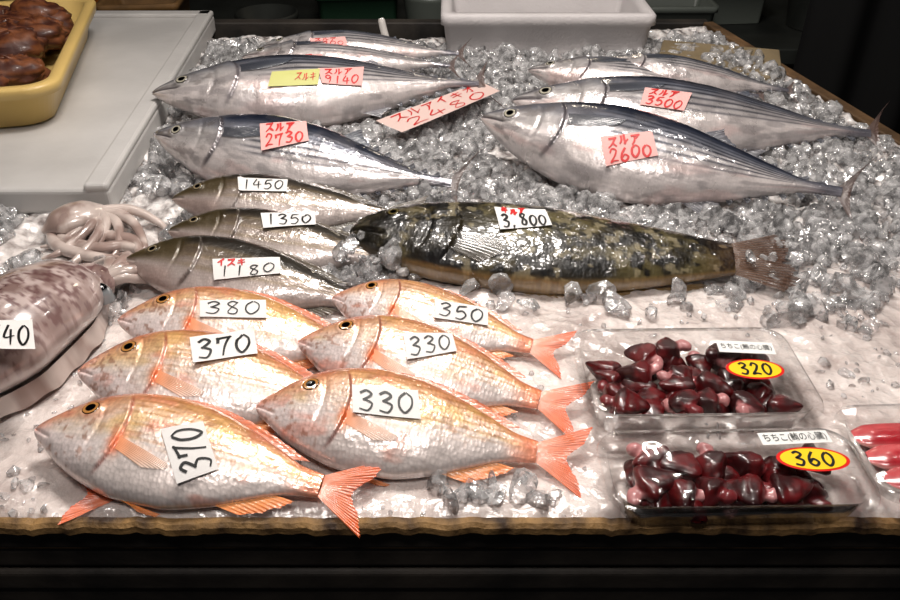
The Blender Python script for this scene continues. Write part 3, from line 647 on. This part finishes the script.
def hearts(name,ctr,w,d,rot,seed):
    mb=MB(); r=np.random.RandomState(seed)
    cols=int(round(w/.025)); rows=int(round(d/.021))
    prof_r=pchip([(0,.0012),(.06,.0045),(.22,.0085),(.42,.0125),(.58,.0140),(.66,.0115),(.71,.0062),(.76,.0055),(.86,.0066),(.95,.0045),(1,.0005)])
    items=[]
    for lay in range(2):
        for i in range(cols):
            for j in range(rows):
                if lay==1 and r.uniform()<.35: continue
                items.append((-w/2+(i+.5)*w/cols+r.uniform(-.007,.007),-d/2+(j+.5)*d/rows+r.uniform(-.005,.005),.0095+lay*.009+r.uniform(0,.002)))
    for (x,y,z) in items:
        L=r.uniform(.036,.048); na=28;nl=36; p0=r.uniform(0,6)
        t=np.linspace(0,1,nl); a=np.linspace(0,2*np.pi,na,endpoint=False)
        T,A=np.meshgrid(t,a,indexing='ij')
        tri=1/np.maximum(np.cos(np.mod(A+p0,2*np.pi/3)-np.pi/3),.5)*.78
        tri=.55*np.minimum(tri,1.3)+.45
        lump=np.where(T<.70,tri,1)*(1+.30*(vn(T*5+x*50,np.cos(A)*1.4+3+y*50,seed)-.5)+.12*(vn(T*12+x*30,np.sin(A)*3+7,seed+1)-.5))
        R=prof_r(T)*lump*r.uniform(.85,1.05)
        cv=r.uniform(-.008,.008)
        q=np.stack([(T-.5)*L,R*np.cos(A)+cv*np.sin(np.pi*T),R*np.sin(A)*.8],-1)
        pink=sst(.67,.73,T+.04*np.cos(2*A))*(1 if r.uniform()<.6 else .25)
        c=mixc(C(.36,.06,.08)+0*T[...,None],C(.74,.50,.50),pink)
        c=mixc(c,C(.17,.02,.04),sst(.35,.60,fbm(T*4+x*90,A*.6,seed))*(T<.70)*.9)
        c=mixc(c,C(.50,.18,.18),sst(.62,.75,fbm(T*8+x*30,A*1.6,seed+9))*(T<.70)*.5)
        ang=r.uniform(0,6.28) ; tl=r.uniform(-.35,.35)
        Rm=np.array(Matrix.Rotation(ang,3,'Z')@Matrix.Rotation(tl,3,'Y'))
        v=q.reshape(-1,3)@Rm.T+[x,y,z]; v[:,2]=np.clip(v[:,2],.0005,.0285)
        ex=w/2+.014; ey=d/2+.011
        v[:,0]=np.where(np.abs(v[:,0])>ex,np.sign(v[:,0])*(ex+(np.abs(v[:,0])-ex)*.15),v[:,0])
        v[:,1]=np.where(np.abs(v[:,1])>ey,np.sign(v[:,1])*(ey+(np.abs(v[:,1])-ey)*.15),v[:,1])
        mb.grid(v,nl,na,lin(c.reshape(-1,3)),v[:,:2],0,wrapv=True)
    return mb.build(name,[M_HEART],Matrix.Translation(Vector((ctr[0],ctr[1],.003)))@Matrix.Rotation(rot,4,'Z'))
def clear_tray(c,zr,name='plastic_tray'):
    ctr,w,d,rot=rectfit(c,zr); mb=MB()
    tray_mesh(mb,w,d,[(.016,.001,.016),(.013,.003,.017),(.010,.012,.018),(.0095,.0125,.018),(.006,zr-.004,.02),(.005,zr,.02),(.0,zr,.022),(-.001,zr-.003,.022)])
    tray_mesh(mb,w,d,[(.009,zr+.003,.018),(.0075,zr+.0025,.02),(.006,zr+.001,.02),(.001,zr+.0008,.022),(-.0015,zr-.004,.023)])
    o=mb.build(name,[M_CLEAR],Matrix.Translation(Vector((ctr[0],ctr[1],0.001)))@Matrix.Rotation(rot,4,'Z'))
    return o,ctr,w,d,rot
def oval_label(u,v,z,w,h,rot,txt,parent_name='price_sticker'):
    mb=MB(); n=40; a=np.linspace(0,2*np.pi,n,endpoint=False)
    for k,(s,mi,o) in enumerate(((1,1,0),(.90,0,.0003))):
        mb.add(np.c_[w/2*s*np.cos(a),h/2*(s-.04*k)*np.sin(a),np.full(n,o)],[tuple(range(n))],mat=mi)
    cw=w*.6/len(txt)
    for k,ch in enumerate(txt):
        for st in G[ch]:
            q=interp_pts([(-w*.3+cw*(k+.1+.8*p[0]),-h*.3+h*.6*p[1]) for p in st],max(8,len(st)*6))
            d=np.gradient(q,axis=0); d/=np.linalg.norm(d,axis=1,keepdims=True)+1e-9; nn=np.stack([-d[:,1],d[:,0]],1)*.0011
            vv=np.stack([np.c_[q+nn,np.full(len(q),.0006)],np.c_[q-nn,np.full(len(q),.0006)]],1)
            mb.grid(vv.reshape(-1,3),len(q),2,mat=2)
    p=P(u,v,z)
    return mb.build(parent_name,[M_YEL,M_LRED,M_INK],Matrix.Translation(Vector(p))@Matrix.Rotation(rot,4,'Z'),smooth=False)
def strip_label(c,z,txt):
    ctr,w,d,rot=rectfit(c,z)
    mb=MB(); mb.add([(-w/2,-d/2,0),(w/2,-d/2,0),(w/2,d/2,0),(-w/2,d/2,0)],[(0,1,2,3)])
    root=mb.build('product_label',[M_WL],Matrix.Translation(Vector(ctr))@Matrix.Rotation(rot,4,'Z'))
    cu=bpy.data.curves.new('label_text','FONT'); cu.body=txt; cu.size=w/(len(txt)*.92); cu.align_x='CENTER'; cu.align_y='CENTER'; cu.materials.append(M_INK)
    t=bpy.data.objects.new('label_text',cu); COLL.objects.link(t); t.parent=root; t.location=(0,0,.0004); t.scale=(1,1.4,1)
    return root
ZR=.032
c1=[(570,328),(783,330),(827,414),(590,423)]; c2=[(598,430),(838,430),(895,508),(610,516)]
o1,ct,w,d,rot=clear_tray(c1,ZR); hearts('fish_hearts',ct,w-.046,d-.040,rot,3)
o2,ct2,w2,d2,rot2=clear_tray(c2,ZR); hearts('fish_hearts',ct2,w2-.046,d2-.040,rot2,4)
oval_label(755,369,.039,.050,.027,-.02,'320'); oval_label(813,459,.039,.055,.025,-.02,'360')
strip_label([(716,340),(772,343),(776,354),(719,352)],.039,'ちちこ(鮪の心臓)')
strip_label([(756,433),(826,430),(832,442),(764,445)],.039,'ちちこ(鮪の心臓)')
c3=[(830,406),(985,403),(1045,494),(884,500)]
o3,ct3,w3,d3,rot3=clear_tray(c3,.026)
def col_fil(T,A,v):
    n=fbm(T*4,A*.8,7,3)
    c=mixc(C(.66,.14,.18)+0*T[...,None],C(.86,.42,.42),sst(.5,.7,n)*.7)
    return mixc(c,C(.90,.74,.70),sst(.80,.98,np.abs(np.cos(A)))*.7)
mb=MB()
for k in range(5):
    y0=ct3[1]+d3/2-.022-k*.024; x0=ct3[0]-w3/2+.014+k*.003; x1=ct3[0]+w3/2-.02
    tube(mb,[(x0,y0,.010),((x0+x1)/2,y0-.004,.014),(x1,y0-.01,.010)],[(0,.006),(.15,.013),(.7,.015),(1,.006)],[(0,.002),(.2,.006),(.7,.007),(1,.004)],col_fil,n=50,na=24)
mb.build('fish_fillets',[skin('fillet_flesh',rough=.25,coat=.8,metal=0,sc=(90,20),bump=.12,cvar=.12)])
# ---------------------------------------------------------------- boards, crate, boxes
def box(name,c,s,mat,rot=0,bev=.004,parent=None):
    me=bpy.data.meshes.new(name); x,y,z=[q/2 for q in s]
    me.from_pydata([(-x,-y,-z),(x,-y,-z),(x,y,-z),(-x,y,-z),(-x,-y,z),(x,-y,z),(x,y,z),(-x,y,z)],[],[(3,2,1,0),(4,5,6,7),(0,1,5,4),(1,2,6,5),(2,3,7,6),(3,0,4,7)])
    me.materials.append(mat); o=bpy.data.objects.new(name,me); COLL.objects.link(o); o.location=c; o.rotation_euler=(0,0,rot)
    if bev:
        m=o.modifiers.new('b','BEVEL'); m.width=bev; m.segments=3
    if parent: o.parent=parent
    return o
M_STY=simple('styrofoam',(.78,.76,.76),.55,bump=.25,bscale=220,noise=.06,nscale=8)
M_BOARD=simple('white_plastic_board',(.74,.73,.72),.4,bump=.1,bscale=60,noise=.12,nscale=6)
M_YCR=simple('yellow_plastic',(.80,.68,.42),.35,noise=.1,nscale=5)
def prism(name,poly,z0,z1,mat,bev=.004):
    n=len(poly); v=[(p[0],p[1],z0) for p in poly]+[(p[0],p[1],z1) for p in poly]
    f=[tuple(range(n-1,-1,-1)),tuple(range(n,2*n))]+[(i,(i+1)%n,n+(i+1)%n,n+i) for i in range(n)]
    me=bpy.data.meshes.new(name); me.from_pydata(v,[],f); me.materials.append(mat)
    o=bpy.data.objects.new(name,me); COLL.objects.link(o)
    if bev:
        m=o.modifiers.new('b','BEVEL'); m.width=bev; m.segments=3
    return o
zb=.035
pb=[P(-190,190,zb),P(108,190,zb),P(214,14,zb),P(-60,14,zb)]
bd=prism('styrofoam_lid',pb,.0,zb,M_BOARD,.006)
def strip_between(a,b_,wd,z0,z1,name,mat,parent=None,bev=.003):
    a=np.array(a[:2]);b_=np.array(b_[:2]); d=(b_-a)/np.linalg.norm(b_-a); nrm=np.array([-d[1],d[0]])*wd
    o=prism(name,[a,b_,b_+nrm,a+nrm],z0,z1,mat,bev)
    if parent: o.parent=parent
    return o
strip_between(pb[1],pb[2],.03,zb-.004,zb+.008,'rim_right',M_BOARD,bd,.005)
strip_between(pb[2],pb[3],.03,zb-.004,zb+.008,'rim_back',M_BOARD,bd,.005)
zc=.100; w=.42; d=.50; rot=.24
BRc=P(55,86,zc)[:2]; off=np.array([w/2*math.cos(rot)+d/2*math.sin(rot), w/2*math.sin(rot)-d/2*math.cos(rot)]); ctr=BRc-off
mb=MB()
tray_mesh(mb,w,d,[(.045,zb+.006,.02),(.03,zb+.01,.03),(.018,zc-.004,.035),(.014,zc,.035),(.0,zc,.045),(-.002,zc-.004,.045),(.0,zc-.016,.045),(.012,zc-.018,.04),(.024,zb+.004,.04),(.04,zb+.001,.03)],cap=True)
mb.build('yellow_crate',[M_YCR],Matrix.Translation(Vector((ctr[0],ctr[1],0)))@Matrix.Rotation(rot,4,'Z'))
mb=MB(); r=np.random.RandomState(5)
for k in range(85):
    x=r.uniform(-w/2+.065,w/2-.065);y=r.uniform(-d/2+.065,d/2-.065); z=zb+.030+.03*r.uniform()
    nl,na=18,20; th=np.linspace(0,np.pi,nl)[:,None]; ph=np.linspace(0,2*np.pi,na,endpoint=False)[None]
    n=1+.7*(fbm(th*3+k,np.cos(ph)*2+np.sin(ph)*1.3,k)-.5)
    s=r.uniform(.026,.044); q=np.stack([n*np.sin(th)*np.cos(ph)*s*1.3,n*np.sin(th)*np.sin(ph)*s,n*np.cos(th)*s*.7+0*ph],-1)
    c=mixc(C(.46,.27,.16)+0*q[...,:1],C(.26,.13,.09),sst(.4,.6,fbm(th*5+k,ph,k+2)))
    mb.grid((q+[x,y,z]).reshape(-1,3),nl,na,lin(c.reshape(-1,3)),None,0,wrapv=True)
mb.build('boiled_octopus_pieces',[skin('octopus_skin',rough=.5,coat=.15,metal=0,sc=(90,90),bump=.3,cvar=.2)],Matrix.Translation(Vector((ctr[0],ctr[1],0)))@Matrix.Rotation(rot,4,'Z'))
pl=P(441,60,0.0); pr=P(652,60,0.0); bw=pr[0]-pl[0]; bx=(pl[0]+pr[0])/2; by0=pl[1]
mb=MB(); bh=.082; bdp=.24
tray_mesh(mb,bw,bdp,[(.03,.02,.01),(.022,bh-.01,.012),(.018,bh,.012),(.004,bh,.014),(.0,bh-.004,.016),(.0,bh-.02,.016),(.006,bh-.024,.016),(.012,.0,.016)])
mb.build('styrofoam_box',[M_STY],Matrix.Translation(Vector((bx,by0+bdp/2,0.0))))
# ---------------------------------------------------------------- table
M_WOOD=simple('weathered_wood',(.58,.45,.28),.7,noise=.6,nscale=40,bump=.9,bscale=90,col2=(.20,.14,.09))
M_DARK=simple('dark_wood',(.21,.19,.17),.65,noise=.5,nscale=12,bump=.6,bscale=30,col2=(.09,.08,.075))
tb=prism('display_table',[(-1.1,.410),(.765,.410),(.515,1.66),(-1.1,1.66)],-.10,-.035,M_DARK,.003)
mb=MB(); nx=340; xs=np.linspace(-1.1,.80,nx)
prof=[(.4075,-.05),(.4075,-.002),(.4055,.0015),(.4000,.0015),(.3970,-.001),(.3962,-.0065),(.398,-.009)]
rings=[]
for i,x in enumerate(xs):
    e=.003*(fbm(np.array(x*30),np.array(0.),3)-.5)+.003*(vn(np.array(x*140),np.array(2.),8)-.5)
    rings.append([(x,y+(e*.6 if y<.402 else 0),z+e*.6) for y,z in prof])
mb.grid(np.array(rings).reshape(-1,3),nx,len(prof))
fp=mb.build('front_plank',[M_WOOD],smooth=False); fp.parent=tb
for k in range(9):
    box('front_slat_%d'%k,(-.15,.409+.003*(k%2),-.022-.026*k),(1.9,.012,.023),M_DARK,bev=.004,parent=tb)
box('front_panel',(-.15,.428,-.42),(1.86,.02,.74),M_DARK,parent=tb)
for i,(x,y) in enumerate([(-1.05,.46),(.70,.46),(-1.05,1.6),(.48,1.6)]): box('leg_%d'%i,(x,y,-.45),(.06,.06,.70),M_DARK,parent=tb)
strip_between((.765,.40),(.515,1.66),-.022,-.06,.022,'side_rail',simple('rail_wood',(.42,.32,.22),.6,noise=.4,nscale=14,bump=.5),tb)
strip_between((-1.1,1.66),(.53,1.66),.03,-.06,.02,'back_rail',M_DARK,tb)
strip_between(P(655,72,.02),P(782,84,.02),.16,.0,.03,'wooden_board',simple('pale_board',(.50,.44,.34),.6,noise=.2,nscale=10))
# ---------------------------------------------------------------- room
M_WALL=simple('dark_wall',(.10,.11,.10),.8,noise=.4,nscale=3); M_FLR=simple('wet_concrete',(.16,.15,.14),.35,noise=.4,nscale=4)
box('floor',(0,2.0,-.83),(6,7.4,.06),M_FLR,bev=0); box('wall_back',(0,4.3,.6),(6,.1,2.8),M_WALL,bev=0)
box('wall_left',(-3,2.0,.6),(.1,7.4,2.8),M_WALL,bev=0); box('wall_right',(3,2.0,.6),(.1,7.4,2.8),M_WALL,bev=0)
box('ceiling',(0,2.0,2.03),(6,7.4,.06),M_WALL,bev=0)
M_STEEL=simple('steel',(.22,.23,.22),.5,metal=.5,noise=.2,nscale=10); M_GRN=simple('green_plastic',(.12,.22,.16),.4); M_ORG=simple('orange_plastic',(.65,.36,.15),.4)
M_BLU=simple('grey_plastic',(.34,.36,.34),.4); M_CARD=simple('cardboard',(.46,.34,.20),.7,noise=.2)
ctb=box('rear_counter',(.1,2.3,-.16),(2.9,.6,.04),M_STEEL)
for i,(x,y) in enumerate([(-1.3,2.05),(1.5,2.05),(-1.3,2.55),(1.5,2.55)]): box('counter_leg_%d'%i,(x-.1,y-2.3,-.32),(.05,.05,.6),M_STEEL,parent=ctb)
def bucket(name,x,y,z,r,h,mat):
    mb=MB(); a=np.linspace(0,2*np.pi,32,endpoint=False)
    lv=[(.0,.004),(r*.8,.004),(r*.96,h),(r,h),(r*1.05,h-.006),(r*1.03,h-.012),(r*.86,0)]
    v=np.concatenate([np.c_[q*np.cos(a),q*np.sin(a),np.full(32,zz)] for q,zz in lv]); mb.grid(v,len(lv),32,wrapv=True)
    return mb.build(name,[mat],Matrix.Translation(Vector((x,y,z))))
def crate(name,x,y,z,w,d,h,mat,rot=0):
    mb=MB(); tray_mesh(mb,w,d,[(.02,.01,.01),(.012,h-.004,.012),(.008,h,.012),(0,h,.016),(0,h-.015,.016),(.006,h-.017,.014),(.012,0,.012)])
    return mb.build(name,[mat],Matrix.Translation(Vector((x,y,z)))@Matrix.Rotation(rot,4,'Z'))
z0=-.138
crate('grey_tub',.56,2.12,z0,.22,.16,.09,M_BLU); crate('grey_tub',.74,2.3,z0,.22,.2,.11,M_BLU,.1)
crate('steel_tub',.3,2.4,z0,.3,.22,.1,M_STEEL,.1)
crate('green_crate',-.25,2.25,z0,.22,.25,.10,M_GRN,.1); crate('cardboard_box',-.78,2.12,z0,.2,.2,.10,M_CARD,.1)
crate('orange_crate',-1.02,2.3,z0,.22,.2,.12,M_ORG)
bucket('bucket',-.05,2.15,z0,.07,.10,M_BLU); bucket('bucket',.98,2.2,z0,.08,.13,M_STEEL); bucket('bowl',-.48,2.15,z0,.08,.05,M_STEEL)
p=P(388,44,.02); mb=MB()
tube(mb,[p+[0,0,0],p+[-.006,.004,.02],p+[-.012,.01,.045]],[(0,.004),(.1,.007),(.9,.007),(1,.005)],[(0,.004),(.1,.007),(.9,.007),(1,.005)],lambda T,A,v:C(.80,.78,.76)+0*T[...,None],n=14,na=14)
mb.build('marker_pen',[M_EYE])
sh=box('shelf_rack',(.9,3.9,-.25),(2.2,.4,.03),M_STEEL)
box('shelf_upper',(0,0,.45),(2.2,.4,.03),M_STEEL,parent=sh)
for i,x in enumerate((-1.08,1.08)): box('upright_%d'%i,(x,0,.1),(.04,.4,1.3),M_STEEL,parent=sh)
for k in range(8): box('stored_box_%d'%k,(-.9+.25*k,-.04,.085),(.17,.2,.14),[M_CARD,M_GRN,M_BLU,M_ORG][k%4],parent=sh)
mb=MB(); n1,n2=120,10; xs=np.linspace(.86,1.9,n1)[:,None]+np.zeros((1,n2)); zs=np.linspace(-.8,1.9,n2)[None,:]+np.zeros((n1,1))
ys=1.95+.03*np.sin(xs*38)+.0*zs; mb.grid(np.stack([xs,ys,zs],-1).reshape(-1,3),n1,n2)
mb.build('dark_backdrop',[simple('black_matte',(.03,.03,.035),.9)])  # folded black backdrop filling the black area on the right
# ---------------------------------------------------------------- lights
def area(name,loc,tgt,sx,sy,e,col):
    l=bpy.data.lights.new(name,'AREA'); l.shape='RECTANGLE'; l.size=sx;l.size_y=sy;l.energy=e;l.color=col
    o=bpy.data.objects.new(name,l); COLL.objects.link(o); o.location=loc
    o.rotation_euler=(Vector(tgt)-Vector(loc)).to_track_quat('-Z','Y').to_euler(); return o
area('lamp_main',(.02,.98,1.25),(.02,.80,0),.4,.25,18.5,(1,.93,.87))
area('fill_front',(-.1,.06,1.15),(.0,.64,0),.35,.2,6.5,(1,.93,.88))  # added soft fill from the camera side, also brightens the front slats
for k,(x,y) in enumerate(((-.6,1.2),(.5,1.3),(.15,.60),(-.35,.75),(.55,.8),(-.1,1.35))):
    l=bpy.data.lights.new('bulb','POINT'); l.energy=2.4; l.color=(1,.93,.86); l.shadow_soft_size=.02
    o=bpy.data.objects.new('bulb',l); COLL.objects.link(o); o.location=(x,y,1.0)
l=bpy.data.lights.new('rear_bulb','POINT'); l.energy=5; l.color=(1,.85,.65); l.shadow_soft_size=.05
o=bpy.data.objects.new('rear_bulb',l); COLL.objects.link(o); o.location=(.4,3.0,1.2)
w=bpy.data.worlds.new('world'); SC.world=w; w.use_nodes=True
w.node_tree.nodes['Background'].inputs[0].default_value=(.9,.9,1,1); w.node_tree.nodes['Background'].inputs[1].default_value=.05
SC.view_settings.view_transform='Standard'
